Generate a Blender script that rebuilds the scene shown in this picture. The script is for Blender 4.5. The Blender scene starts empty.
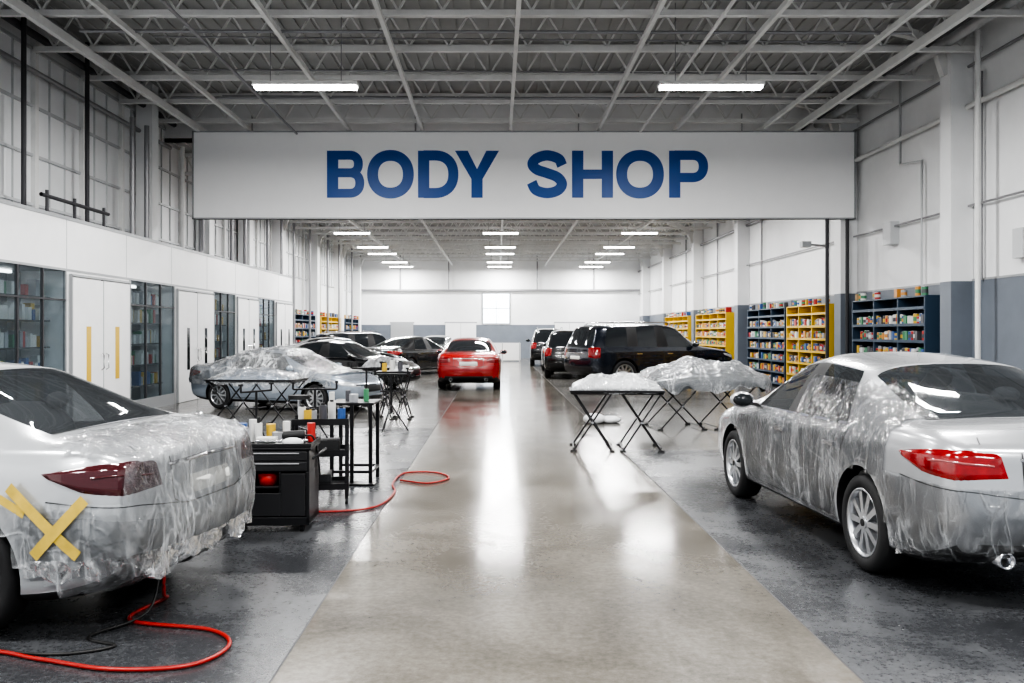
import bpy, bmesh, math, random
from mathutils import Vector, Matrix, noise
from mathutils.bvhtree import BVHTree
random.seed(7)
scene = bpy.context.scene
COL = scene.collection
pi = math.pi

# ------------------------------------------------------------------ materials
def newmat(name):
    m = bpy.data.materials.new(name); m.use_nodes = True
    nt = m.node_tree
    return m, nt, nt.nodes['Principled BSDF']

def M(name, col, rough=.5, metal=0, var=0, vscale=3, bump=0, bscale=20, coat=0, emis=0, stretch=None, rvar=0):
    m, nt, b = newmat(name)
    c = (*col, 1)
    b.inputs['Base Color'].default_value = c
    b.inputs['Roughness'].default_value = rough
    b.inputs['Metallic'].default_value = metal
    b.inputs['Coat Weight'].default_value = coat
    b.inputs['Coat Roughness'].default_value = .04
    if emis:
        b.inputs['Emission Color'].default_value = c
        b.inputs['Emission Strength'].default_value = emis
    tc = nt.nodes.new('ShaderNodeTexCoord')
    mp = nt.nodes.new('ShaderNodeMapping')
    nt.links.new(tc.outputs['Object'], mp.inputs['Vector'])
    if stretch: mp.inputs['Scale'].default_value = stretch
    if var or rvar:
        n = nt.nodes.new('ShaderNodeTexNoise'); n.inputs['Scale'].default_value = vscale
        n.inputs['Detail'].default_value = 6; n.inputs['Roughness'].default_value = .62
        nt.links.new(mp.outputs[0], n.inputs['Vector'])
        if var:
            r = nt.nodes.new('ShaderNodeValToRGB')
            r.color_ramp.elements[0].position = .3; r.color_ramp.elements[1].position = .7
            r.color_ramp.elements[0].color = (*[x*(1-var) for x in col], 1)
            r.color_ramp.elements[1].color = (*[min(1, x*(1+var)) for x in col], 1)
            nt.links.new(n.outputs['Fac'], r.inputs[0]); nt.links.new(r.outputs[0], b.inputs['Base Color'])
        if rvar:
            mr = nt.nodes.new('ShaderNodeMapRange')
            mr.inputs['From Min'].default_value = .3; mr.inputs['From Max'].default_value = .7
            mr.inputs['To Min'].default_value = max(0, rough-rvar); mr.inputs['To Max'].default_value = rough+rvar
            nt.links.new(n.outputs['Fac'], mr.inputs[0]); nt.links.new(mr.outputs[0], b.inputs['Roughness'])
    if bump:
        n2 = nt.nodes.new('ShaderNodeTexNoise'); n2.inputs['Scale'].default_value = bscale; n2.inputs['Detail'].default_value = 4
        nt.links.new(mp.outputs[0], n2.inputs['Vector'])
        bp = nt.nodes.new('ShaderNodeBump'); bp.inputs['Strength'].default_value = bump; bp.inputs['Distance'].default_value = .02
        nt.links.new(n2.outputs['Fac'], bp.inputs['Height']); nt.links.new(bp.outputs[0], b.inputs['Normal'])
    return m

def film_mat(name, tint=(.84,.86,.88), lo=.02, hi=.32, scale=2.4, strength=.65, haze=.03, k=42):
    """thin clear polythene masking film: fine milky creases and glints"""
    m, nt, b = newmat(name)
    L = nt.links.new; N = nt.nodes.new
    b.inputs['Base Color'].default_value = (*tint, 1)
    b.inputs['Roughness'].default_value = .25
    b.inputs['Specular IOR Level'].default_value = .8
    tc = N('ShaderNodeTexCoord')
    def math_(op, a, c=None, clamp=False):
        x = N('ShaderNodeMath'); x.operation = op; x.use_clamp = clamp
        for i, v in enumerate((a, c)):
            if v is None: continue
            if isinstance(v, (int, float)): x.inputs[i].default_value = v
            else: L(v, x.inputs[i])
        return x.outputs[0]
    def nz(sc, rot, dist, stretch, det=3):
        mp = N('ShaderNodeMapping'); mp.inputs['Scale'].default_value = stretch; mp.inputs['Rotation'].default_value = rot
        L(tc.outputs['Object'], mp.inputs[0])
        n = N('ShaderNodeTexNoise'); n.inputs['Scale'].default_value = sc; n.inputs['Detail'].default_value = det
        n.inputs['Roughness'].default_value = .45; n.inputs['Distortion'].default_value = dist
        L(mp.outputs[0], n.inputs['Vector']); return n.outputs['Fac']
    def crease(sc, rot, kk, dist, stretch):
        a = math_('ABSOLUTE', math_('SUBTRACT', nz(sc, rot, dist, stretch), .5))
        a = math_('SUBTRACT', 1.0, math_('MULTIPLY', a, kk), True)
        return math_('POWER', a, 1.6)
    A = crease(scale, (.35, .5, .2), k, .5, (1.5, 1.5, .35))
    B = crease(scale*2.4, (-.4, .6, .5), k*.7, .8, (1.3, 1.3, .4))
    C = crease(scale*1.5, (.9, -.5, .8), k*.8, .3, (.6, 1.4, .9))
    mask = N('ShaderNodeMapRange'); mask.inputs['From Min'].default_value=.42; mask.inputs['From Max'].default_value=.62
    mask.inputs['To Min'].default_value=.2; mask.inputs['To Max'].default_value=1
    L(nz(scale*.8, (0,0,0), .4, (1,1,1), 2), mask.inputs[0])
    lines = math_('ADD', math_('ADD', A, math_('MULTIPLY', B, .6)), math_('MULTIPLY', C, .7))
    f = math_('MULTIPLY', lines, mask.outputs[0])
    hz = math_('MULTIPLY', mask.outputs[0], haze)
    fac = math_('ADD', math_('ADD', math_('MULTIPLY', f, hi-lo), lo), hz, True)
    broad = nz(scale*1.6, (.3,.5,.2), 1.6, (1.3,1.3,.5), 4)
    h = math_('ADD', math_('MULTIPLY', broad, 2.2), math_('MULTIPLY', lines, .35))
    bp = N('ShaderNodeBump'); bp.inputs['Strength'].default_value = strength; bp.inputs['Distance'].default_value = .02
    L(h, bp.inputs['Height']); L(bp.outputs[0], b.inputs['Normal'])
    tr = N('ShaderNodeBsdfTransparent'); gl = N('ShaderNodeBsdfGlossy'); gl.inputs['Roughness'].default_value = .08
    L(bp.outputs[0], gl.inputs['Normal'])
    fr = N('ShaderNodeFresnel'); fr.inputs[0].default_value = 1.6; L(bp.outputs[0], fr.inputs['Normal'])
    m1 = N('ShaderNodeMixShader'); L(fr.outputs[0], m1.inputs[0]); L(tr.outputs[0], m1.inputs[1]); L(gl.outputs[0], m1.inputs[2])
    mx = N('ShaderNodeMixShader')
    L(fac, mx.inputs[0]); L(m1.outputs[0], mx.inputs[1]); L(b.outputs[0], mx.inputs[2])
    L(mx.outputs[0], nt.nodes['Material Output'].inputs[0])
    return m

def glass_pane(name, fac=.25, col=(.3,.34,.37), tr_=(.75,.8,.82)):
    m, nt, b = newmat(name)
    b.inputs['Base Color'].default_value = (*col, 1); b.inputs['Roughness'].default_value = .03
    tr = nt.nodes.new('ShaderNodeBsdfTransparent'); tr.inputs[0].default_value = (*tr_,1)
    mx = nt.nodes.new('ShaderNodeMixShader'); mx.inputs[0].default_value = fac
    nt.links.new(tr.outputs[0], mx.inputs[1]); nt.links.new(b.outputs[0], mx.inputs[2])
    nt.links.new(mx.outputs[0], nt.nodes['Material Output'].inputs[0])
    return m

silver = M('silver_paint', (.44,.45,.465), .27, .5, coat=.9)
whitep = M('pearl_silver_paint', (.49,.505,.52), .28, .4, coat=.9)
redp = M('red_paint', (.36,.008,.007), .25, .1, coat=1)
navy = M('navy_paint', (.010,.014,.024), .2, .3, coat=1)
blackp = M('black_paint', (.012,.013,.015), .2, .2, coat=1)
greyp = M('grey_paint', (.14,.15,.16), .25, .6, coat=1)
bluep = M('blue_silver_paint', (.22,.27,.34), .25, .45, coat=1)
carglass = glass_pane('car_glass', .5, (.06,.065,.07), (.6,.63,.65)); carglass.node_tree.nodes['Principled BSDF'].inputs['Specular IOR Level'].default_value = 1.0
tintglass = M('tinted_glass', (.02,.023,.026), .05)
rubber = M('rubber', (.014,.014,.015), .75, bump=.1)
darkpl = M('dark_plastic', (.012,.012,.013), .55)
seatm = M('seat_fabric', (.17,.17,.175), .8)
alloy = M('alloy', (.58,.59,.61), .28, .9)
chrome = M('chrome', (.7,.7,.72), .15, 1)
tailm = M('tail_lamp', (.22,.003,.004), .14, 0, coat=1, var=.4, vscale=9)
taildark = M('smoked_lamp', (.06,.010,.013), .1, 0, coat=1)
headm = M('head_lamp', (.6,.62,.65), .1, .3, coat=1)
lampstrip = M('lamp_clear_strip', (.36,.10,.10), .1, 0, coat=1)
platem = M('number_plate', (.65,.65,.62), .4)
primer = M('grey_primer', (.26,.27,.28), .6, var=.25, vscale=6)
tape = M('masking_tape', (.52,.37,.06), .6, var=.15, vscale=12)
film = film_mat('masking_film')
filmw = film_mat('milky_film', lo=.2, hi=.9, scale=1.8, haze=.25, k=26)
films = film_mat('semi_clear_film', lo=.08, hi=.7, scale=1.9, haze=.15, k=26)
clothw = M('white_dust_sheet', (.62,.63,.64), .5, var=.15, vscale=5, bump=.8, bscale=7)

wallw = M('white_wall_paint', (.78,.785,.79), .55, var=.045, vscale=1.2)
wallcorr = M('upper_wall_panel', (.72,.73,.74), .5, var=.06, vscale=.8)
wallgrey = M('blue_grey_wall_paint', (.15,.17,.20), .5, var=.08, vscale=1.5)
boothw = M('booth_white', (.80,.80,.80), .35, var=.03)
framem = M('frame_grey', (.36,.37,.38), .45, .3)
framel = M('mullion_light_grey', (.50,.51,.52), .45, .1)
steelw = M('white_steel', (.68,.68,.67), .5, var=.08, vscale=2)
deckm = M('ceiling_deck', (.40,.40,.395), .7, var=.12, vscale=.7)
pipem = M('pipe_grey', (.30,.30,.31), .4, .5)
piped = M('pipe_dark', (.045,.045,.05), .5, .2)
ductm = M('galvanised_duct', (.48,.49,.50), .4, .6, var=.1, vscale=4)
blackm = M('black_steel', (.014,.014,.016), .42, .4, coat=.2)
blackd = M('black_drawer', (.026,.026,.028), .3, .3, coat=.4)
signm = M('sign_panel', (.93,.93,.935), .45, var=.01)
signb = M('sign_blue', (.014,.085,.34), .4)
yellowm = M('yellow_enamel', (.60,.39,.03), .4)
bluem = M('blue_shelf_enamel', (.03,.055,.09), .4)
redm = M('red_plastic', (.45,.015,.01), .35)
hosem = M('red_rubber_hose', (.30,.012,.008), .36)
cablem = M('black_cable', (.01,.01,.01), .5)
lampm = M('lamp_diffuser', (1,.99,.97), .4, emis=9)
boothfill = M('booth_fill_strip', (1,.98,.95), .4, emis=5)  # glow for strips added to brighten the booth interiors
windowm = M('daylight_window', (.85,.93,1), .4, emis=3.2)
pane = glass_pane('booth_glass', .14, (.2,.23,.25), (.78,.82,.84))
darkin = M('booth_interior', (.26,.27,.28), .6)
boxm = M('cardboard', (.36,.24,.12), .8)
cancols = [M('can_%d' % i, c, .35) for i, c in enumerate([(.6,.6,.58),(.42,.03,.025),(.04,.10,.28),(.55,.36,.04),(.06,.22,.11),(.08,.08,.09),(.55,.25,.06),(.32,.33,.35)])]

def floor_mat(name, c0, c1, c2, r0, r1, scale, mixf=.4, spec=.5):
    m, nt, b = newmat(name); L = nt.links.new
    tc = nt.nodes.new('ShaderNodeTexCoord')
    n = nt.nodes.new('ShaderNodeTexNoise'); n.inputs['Scale'].default_value = scale; n.inputs['Detail'].default_value = 10
    n.inputs['Roughness'].default_value = .6; n.inputs['Distortion'].default_value = .6
    n2 = nt.nodes.new('ShaderNodeTexNoise'); n2.inputs['Scale'].default_value = scale*24; n2.inputs['Detail'].default_value = 8
    n2.inputs['Roughness'].default_value = .78
    L(tc.outputs['Object'], n.inputs['Vector']); L(tc.outputs['Object'], n2.inputs['Vector'])
    ad = nt.nodes.new('ShaderNodeMix'); ad.data_type = 'FLOAT'; ad.inputs[0].default_value = mixf
    L(n.outputs['Fac'], ad.inputs[2]); L(n2.outputs['Fac'], ad.inputs[3])
    r = nt.nodes.new('ShaderNodeValToRGB'); e = r.color_ramp.elements
    e[0].position = .36; e[0].color = (*c0, 1); e[1].position = .65; e[1].color = (*c2, 1)
    x = e.new(.5); x.color = (*c1, 1)
    L(ad.outputs[0], r.inputs[0]); L(r.outputs[0], b.inputs['Base Color'])
    mr = nt.nodes.new('ShaderNodeMapRange'); mr.inputs['From Min'].default_value = .3; mr.inputs['From Max'].default_value = .7
    mr.inputs['To Min'].default_value = r0; mr.inputs['To Max'].default_value = r1
    L(ad.outputs[0], mr.inputs[0]); L(mr.outputs[0], b.inputs['Roughness'])
    b.inputs['Specular IOR Level'].default_value = spec
    bp = nt.nodes.new('ShaderNodeBump'); bp.inputs['Strength'].default_value = .02; bp.inputs['Distance'].default_value = .01
    L(n.outputs['Fac'], bp.inputs['Height']); L(bp.outputs[0], b.inputs['Normal'])
    return m
pathm = floor_mat('polished_concrete', (.085,.077,.064), (.135,.123,.105), (.205,.188,.163), .09, .20, .9, .45, .42)
sidem = floor_mat('dark_sealed_concrete', (.024,.025,.028), (.046,.048,.052), (.125,.128,.134), .17, .38, 1.1, .5, .5)
midm = floor_mat('worn_concrete', (.080,.077,.073), (.118,.114,.107), (.17,.163,.153), .14, .26, 1.2, .4, .42)

# ------------------------------------------------------------------ mesh builder
class MB:
    def __init__(s): s.v=[]; s.f=[]; s.mi=[]; s.sm=[]; s.mats=[]
    def m(s, mat):
        if mat not in s.mats: s.mats.append(mat)
        return s.mats.index(mat)
    def add(s, vs, fs, mat, smooth=False):
        o = len(s.v); k = s.m(mat)
        s.v += [tuple(p) for p in vs]
        for f in fs: s.f.append([i+o for i in f]); s.mi.append(k); s.sm.append(smooth)
    def box(s, c, d, mat, rot=None):
        vs=[Vector((x*d[0]/2, y*d[1]/2, z*d[2]/2)) for x in (-1,1) for y in (-1,1) for z in (-1,1)]
        if rot: vs=[rot@p for p in vs]
        vs=[p+Vector(c) for p in vs]
        s.add(vs, [(0,1,3,2),(4,6,7,5),(0,4,5,1),(2,3,7,6),(0,2,6,4),(1,5,7,3)], mat)
    def bb(s, x0,x1,y0,y1,z0,z1, mat): s.box(((x0+x1)/2,(y0+y1)/2,(z0+z1)/2),(x1-x0,y1-y0,z1-z0),mat)
    def beam(s, p0, p1, w, h, mat):
        p0=Vector(p0); p1=Vector(p1); d=p1-p0; L=d.length
        q=d.to_track_quat('X','Z').to_matrix()
        s.box((p0+p1)/2,(L,w,h),mat,q)
    def cyl(s, p0, p1, r0, mat, r1=None, n=16, cap=True, smooth=True):
        if r1 is None: r1=r0
        p0=Vector(p0); p1=Vector(p1); q=(p1-p0).to_track_quat('Z','Y').to_matrix()
        vs=[]
        for p,r in ((p0,r0),(p1,r1)):
            for i in range(n):
                a=2*pi*i/n; vs.append(p+q@Vector((math.cos(a)*r,math.sin(a)*r,0)))
        s.add(vs,[(i,(i+1)%n,n+(i+1)%n,n+i) for i in range(n)],mat,smooth)
        if cap:
            s.add(vs[:n],[tuple(reversed(range(n)))],mat); s.add(vs[n:],[tuple(range(n))],mat)
    def lathe(s, prof, c, axis, mat, n=40):
        c=Vector(c); q=Vector(axis).to_track_quat('Z','Y').to_matrix(); vs=[]; fs=[]
        for r,h in prof:
            for i in range(n):
                a=2*pi*i/n; vs.append(c+q@Vector((math.cos(a)*r,math.sin(a)*r,h)))
        for k in range(len(prof)-1):
            for i in range(n): fs.append((k*n+i,k*n+(i+1)%n,(k+1)*n+(i+1)%n,(k+1)*n+i))
        s.add(vs,fs,mat,True)
    def tube(s, pts, r, mat, n=8):
        pts=[Vector(p) for p in pts]; vs=[]; fs=[]
        up=Vector((0,0,1))
        for i,p in enumerate(pts):
            t=(pts[min(i+1,len(pts)-1)]-pts[max(i-1,0)]).normalized()
            a=t.cross(up)
            if a.length<.1: a=t.cross(Vector((1,0,0)))
            a.normalize(); b=t.cross(a)
            for k in range(n):
                g=2*pi*k/n; vs.append(p+a*math.cos(g)*r+b*math.sin(g)*r)
        for i in range(len(pts)-1):
            for k in range(n): fs.append((i*n+k,i*n+(k+1)%n,(i+1)*n+(k+1)%n,(i+1)*n+k))
        s.add(vs,fs,mat,True)
    def ellipsoid(s, c, r, mat, n=14, m=8, rot=None):
        vs=[];fs=[]
        for j in range(m+1):
            t=pi*j/m
            for i in range(n):
                a=2*pi*i/n; p=Vector((r[0]*math.sin(t)*math.cos(a),r[1]*math.sin(t)*math.sin(a),r[2]*math.cos(t)))
                if rot: p=rot@p
                vs.append(p+Vector(c))
        for j in range(m):
            for i in range(n): fs.append((j*n+i,(j+1)*n+i,(j+1)*n+(i+1)%n,j*n+(i+1)%n))
        s.add(vs,fs,mat,True)
    def mesh(s, name):
        me=bpy.data.meshes.new(name); me.from_pydata(s.v,[],s.f)
        for m in s.mats: me.materials.append(m)
        for p,k,sm in zip(me.polygons,s.mi,s.sm): p.material_index=k; p.use_smooth=sm
        me.update(); return me
    def build(s, name, parent=None, loc=(0,0,0), rotz=0, bevel=0):
        ob=bpy.data.objects.new(name,s.mesh(name)); COL.objects.link(ob)
        ob.location=loc; ob.rotation_euler=(0,0,rotz)
        if parent: ob.parent=parent
        if bevel:
            md=ob.modifiers.new('bevel','BEVEL'); md.width=bevel; md.segments=2; md.limit_method='ANGLE'
        return ob

def empty(name, loc=(0,0,0), rotz=0):
    e=bpy.data.objects.new(name,None); COL.objects.link(e); e.location=loc; e.rotation_euler=(0,0,rotz); return e
def link(name, me, parent=None, loc=(0,0,0), rotz=0):
    o=bpy.data.objects.new(name,me); COL.objects.link(o); o.location=loc; o.rotation_euler=(0,0,rotz); o.parent=parent; return o

def catmull(P, n=10):
    P=[Vector(p) for p in P]; P=[P[0]*2-P[1]]+P+[P[-1]*2-P[-2]]; out=[]
    for i in range(1,len(P)-2):
        for k in range(n):
            t=k/n; a,b,c,d=P[i-1:i+3]
            out.append(.5*((2*b)+(c-a)*t+(2*a-5*b+4*c-d)*t*t+(3*b-a-3*c+d)*t**3))
    out.append(P[-2]); return out

# ------------------------------------------------------------------ room shell
XL, XR, XB = -8.5, 8.9, -7.4
Y0, YM, YE = -5.0, 23.0, 56.0
ZC, ZC2 = 7.5, 6.5
fl=MB()
fl.bb(-1.07,1.73,Y0,YE,-.1,0,pathm)
fl.bb(XL-.2,-1.07,Y0,15.5,-.1,0,sidem); fl.bb(1.73,XR+.2,Y0,12.6,-.1,0,sidem)
fl.bb(XL-.2,-1.07,15.5,YE,-.1,0,midm); fl.bb(1.73,XR+.2,12.6,YE,-.1,0,midm)
for x in (-1.07,1.73): fl.bb(x-.005,x+.005,Y0,YE,-.02,.001,piped)
y=-2.0
while y<YE: fl.bb(XL,-1.07,y-.003,y+.003,-.02,.001,piped); fl.bb(1.73,XR,y-.003,y+.003,-.02,.001,piped); y+=6.1
fl.build('floor')

w=MB()
w.bb(XL-.2,XL,Y0,YE,0,ZC,wallcorr)
y=Y0+.5; k=0
while y<YE:
    w.bb(XL,XL+.09,y,y+.12,0,ZC-.1,steelw)
    for q in (.65,1.25): w.bb(XL,XL+.03,y+q,y+q+.025,3.9,ZC-.7,framel)
    y+=1.9; k+=1
for z in (3.95,4.85,5.75,ZC-.7): w.bb(XL,XL+.05,Y0,YE,z,z+.05,framel)
w.bb(XL,XL+.03,32.7,YE,0,2.3,wallgrey)
WL=w.build('wall_left')
w=MB()
w.bb(XR,XR+.2,Y0,YE,0,ZC,wallw)
w.bb(XR-.03,XR,Y0,YE,0,2.6,wallgrey)
w.bb(XR-.04,XR,Y0,YE,2.6,2.64,framem)
WR=w.build('wall_right')
w=MB()
w.bb(XL,XR,YE,YE+.2,0,ZC2,wallw); w.bb(XL,XR,YE-.04,YE,0,2.1,wallgrey)
WB=w.build('wall_back')
cm=MB()
cm.bb(XL,XR,Y0,YM,ZC,ZC+.1,deckm); cm.bb(XL,XR,YM,YE,ZC2,ZC2+.1,deckm); cm.bb(XL,XR,YM,YM+.1,ZC2,ZC,wallw)
x=XL+.15
while x<XR:
    cm.bb(x,x+.07,Y0,YM,ZC-.04,ZC,deckm); cm.bb(x,x+.07,YM,YE,ZC2-.04,ZC2,deckm); x+=.3
cm.build('ceiling')

def column(name,x,y,zt,side,wd=.42,par=None):
    m=MB(); s=side
    m.bb(x-wd/2,x+wd/2,y-wd/2,y+wd/2,0,.0+2.6,wallgrey if s>0 else wallw)
    m.bb(x-wd/2,x+wd/2,y-wd/2,y+wd/2,2.6,zt,wallw)
    m.bb(x-wd/2-.03,x+wd/2+.0,y-wd/2-.03,y+wd/2+.03,zt-.5,zt-.35,steelw)
    pts=[(x-s*.2,y,zt-1.0),(x-s*.35,y,zt-.55),(x-s*.75,y,zt-.25),(x-s*1.3,y,zt-.12)]
    for a,b in zip(pts[:-1],pts[1:]): m.beam(a,b,.16,.16,steelw)
    return m.build(name,par)
for k,yy in enumerate((9.5,17.0,22.4,31.9,39.0,46.0,52.5)):
    column('wall_column',XR-.22,yy,ZC if yy<YM else ZC2,1,par=WR)
for yy in (34.0,40.5,47,53):
    column('wall_column',XL+.22,yy,ZC2,-1,.5,par=WL)
for yy in (21.2,25.4,29.5):
    m=MB(); m.bb(XL+.07,XL+.45,yy-.2,yy+.2,3.62,(ZC if yy<YM else ZC2),wallw); m.build('wall_column',WL)

m=MB()
m.tube([(XR-.12,Y0,5.85),(XR-.12,YM,5.85)],.055,steelw); m.tube([(XR-.1,YM,5.4),(XR-.1,YE,5.4)],.05,pipem)
m.tube([(XR-.1,Y0,4.0),(XR-.1,YE,4.0)],.022,pipem)
m.tube([(XR-.1,Y0,6.6),(XR-.1,YM,6.6)],.03,pipem)
m.tube([(XR-.7,Y0,6.95),(XR-.7,YM,6.95)],.11,ductm,14); m.tube([(XR-1.1,Y0,6.85),(XR-1.1,YM,6.85)],.05,piped)
for yy in (16.4,17.7,22.9,24.1,30,36,42): m.tube([(XR-.08,yy,2.6),(XR-.08,yy,6.4)],.035,pipem if yy!=24.1 else piped)
m.tube([(XR-.35,16,0),(XR-.35,16,7.0)],.05,steelw)
m.tube([(XR-.12,18.6,2.6),(XR-.12,18.6,5.2),(XR-.12,19.6,5.3),(XR-.12,19.6,7.2)],.03,framel)
m.tube([(XR-.12,14.2,2.6),(XR-.12,14.2,7.2)],.04,pipem)
m.bb(XR-.2,XR,19.9,20.3,3.6,4.1,framel); m.bb(XR-.14,XR,15.0,15.3,2.9,3.4,framel)
m.build('conduit_run',WR)
m=MB()
for yy in (15.5,17.9): m.tube([(XL+.35,yy,3.7),(XL+.35,yy,7.4)],.045,piped)
m.tube([(XL+.15,Y0,6.35),(XL+.15,YM,6.35)],.05,pipem); m.tube([(XL+.25,Y0,6.95),(XL+.25,YM,6.95)],.07,piped)
m.tube([(XL+.6,Y0,7.05),(XL+.6,YM,7.05)],.11,ductm,14)
m.tube([(XB-.2,15.0,3.95),(XB-.2,17.6,3.95)],.035,piped)
for yy in (15.2,16.2,17.4): m.tube([(XB-.2,yy,3.62),(XB-.2,yy,4.05)],.03,piped)
for yy in (33,35,38,42,45,49): m.tube([(XL+.6,yy,0),(XL+.6,yy,6.3)],.05,pipem)
for yy in (19.5,20.3,22.6,24.0,26.8,28.2,31): m.tube([(XB-.5,yy,3.6),(XB-.5,yy,6.3)],.06,pipem if yy!=22.6 else steelw)
m.build('conduit_run',WL)

# ------------------------------------------------------------------ booth on left
m=MB()
XP=XB-.012
m.bb(XL,XP,Y0+.2,32.5,2.72,3.6,boothw)
m.bb(XL,XB-.001,Y0+.2,32.5,3.58,3.64,framem)
m.bb(XL,XB-.001,Y0+.2,32.5,2.70,2.74,framem)
y=3.0
while y<32: m.bb(XP,XP+.003,y-.006,y+.006,2.74,3.58,framem); y+=2.5
segs=[('g',8.2,10.6),('d',10.6,13.1),('g',13.1,15.5),('d',15.5,18.15),('g',18.15,20.7),('d',20.7,23.5),('g',23.5,25.5),('d',25.5,27.9),('g',27.9,30.0),('d',30.0,32.5)]
m.bb(XL,XP,Y0+.2,8.2,0,2.72,boothw)
for k,(t,a,b) in enumerate(segs):
    if t=='d':
        m.bb(XL+.3,XP,a,b,0,2.72,boothw)
    else:
        m.bb(XL+.02,XL+.06,a,b,0,2.72,darkin)
        m.bb(XB-.06,XB-.002,a,b,0,.25,framem)
        m.bb(XL+.3,XL+.36,a+.4,b-.4,2.64,2.69,boothfill)  # added glowing strip, lights the shelves behind the glass
        n=3
        for i in range(n+1):
            yy=a+.03+(b-a-.06)*i/n; m.bb(XB-.05,XB-.002,yy-.02,yy+.02,.25,2.72,framem if i in(0,n) else piped)
        for z in (2.2,): m.bb(XB-.04,XB-.003,a,b,z-.015,z+.015,piped)
        for z in (.5,.95,1.4,1.85,2.25):
            m.bb(XL+.5,XL+.85,a+.1,b-.1,z-.025,z,piped)
            yy=a+.14
            while yy<b-.2:
                h=random.uniform(.17,.31); wd=random.uniform(.06,.13)
                if random.random()<.88: m.bb(XL+.62,XL+.62+random.uniform(.12,.22),yy,yy+wd,z,z+h,random.choice(cancols[:1]*5+cancols[1:2]+cancols[2:3]+cancols[3:4]+cancols[4:5]+cancols[7:]*2))
                yy+=wd+.012
m.build('wall_booth')
g=MB()
for t,a,b in segs:
    if t=='g': g.bb(XB-.03,XB-.02,a+.05,b-.05,.25,2.70,pane)
g.build('window_1')
dn=0
for t,a,b in segs:
    if t!='d': continue
    dn+=1; d=MB(); c=(a+b)/2
    for s0,s1 in ((a+.12,c-.012),(c+.012,b-.12)):
        d.bb(XB+.0,XB+.045,s0,s1,.01,2.6,boothw)
        vy=(s0+s1)/2+(.0)
        d.bb(XB+.045,XB+.052,vy-.09,vy+.09,.75,1.75,yellowm if dn in(2,) else tintglass)
        hy=c-.1 if s1<c else c+.1
        d.tube([(XB+.05,hy,.95),(XB+.1,hy,.98),(XB+.1,hy,1.22),(XB+.05,hy,1.25)],.012,chrome)
    for yy in (a+.08,c,b-.08): d.bb(XB,XB+.05,yy-.012,yy+.012,.01,2.64,framem)
    d.bb(XB,XB+.05,a+.07,b-.07,2.62,2.66,framem)
    d.build('door_%d'%dn)

# ------------------------------------------------------------------ ceiling structure
def joist(name,span,depth):
    m=MB(); x0,x1=XL+.1,XR-.1
    m.bb(x0,x1,-.05,.05,-.08,0,steelw); m.bb(x0,x1,-.05,.05,-depth-.09,-depth,steelw)
    n=int((x1-x0)/(depth*1.15)); px=(x1-x0)/n
    for i in range(n):
        a=x0+i*px
        m.beam((a,0,-.04),(a+px/2,0,-depth),.035,.035,steelw); m.beam((a+px/2,0,-depth),(a+px,0,-.04),.035,.035,steelw)
    return m.mesh(name)
jf=joist('joist_front',0,.62); jb=joist('joist_back',0,.5)
tr=empty('ceiling_trusses')
y=-4.0; k=0
while y<YM-.3:
    k+=1; link('joist_%d'%k,jf,tr,(0,y,ZC-.05)); y+=1.85
y=YM+1.2
while y<YE-.5:
    k+=1; link('joist_%d'%k,jb,tr,(0,y,ZC2-.05)); y+=2.1
m=MB()
for x in (-6.1,-3.65,-1.84,.33,2.5,4.4,6.5): m.bb(x-.035,x+.035,Y0,YM,6.60,6.69,steelw)
for x in (-7.3,7.3): m.bb(x-.045,x+.045,Y0,YM,6.55,6.7,steelw)
for x in (-5.5,-2.8,.2,3.0,5.8): m.bb(x-.035,x+.035,YM+.2,YE,5.78,5.86,steelw)
for x in (-4.9,-2.7,-.7,1.4,3.4,5.5):
    y=-2.2
    while y<YM-2:
        m.beam((x-1.0,y,6.75),(x+1.0,y+1.8,7.35),.03,.03,steelw); m.beam((x+1.0,y,6.75),(x-1.0,y+1.8,7.35),.03,.03,steelw); y+=3.7
m.tube([(-4.9,Y0,6.5),(-4.9,YM,6.5)],.03,pipem); m.tube([(3.5,Y0,6.55),(3.5,YM,6.55)],.03,steelw)
for i in range(10):
    yy=2+2.0*i; m.tube([(-6.1,yy,6.9),(6.5,yy+.3,6.9)],.018,pipem)
for yy in (13.2,15.1,19.4): m.tube([(-7,yy,6.7),(7,yy+.1,6.7)],.03,pipem)
m.build('beam_framing',tr)

# ------------------------------------------------------------------ lights
def ceiling_light(x,y,z,ln,power,ceil):
    e=empty('ceiling_light',(x,y,z))
    m=MB()
    m.box((0,0,.05),(ln+.06,.26,.06),steelw); m.box((0,0,.0),(ln,.2,.06),lampm)
    for s in (-1,1): m.cyl((s*ln*.35,0,.07),(s*ln*.35,0,ceil-z),.008,pipem,n=6)
    m.build('housing',e)
    ld=bpy.data.lights.new('lamp','AREA'); ld.shape='RECTANGLE'; ld.size=ln; ld.size_y=.2; ld.energy=power; ld.color=(1,.995,.985)
    lo=bpy.data.objects.new('lamp',ld); COL.objects.link(lo); lo.parent=e; lo.location=(0,0,-.04)
P=280
for x in (-3.4,3.8): ceiling_light(x,16,6.0,1.8,P,ZC)
for yy in (10,3,-2.5):
    for x in (-5,0.2,5.2): ceiling_light(x,yy,6.0,1.8,P,ZC)
for yy,xs in ((25.4,(-4.1,.1,5.4)),(31.3,(-5.3,.1,5.3))):
    for x in xs: ceiling_light(x,yy,5.65,1.5,P*.7,ZC2)
for yy in (36,42,45.5,51,54.5):
    for x in (-5.8,.15,5.7): ceiling_light(x,yy,5.6,1.4,P*.8,ZC2)

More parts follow.
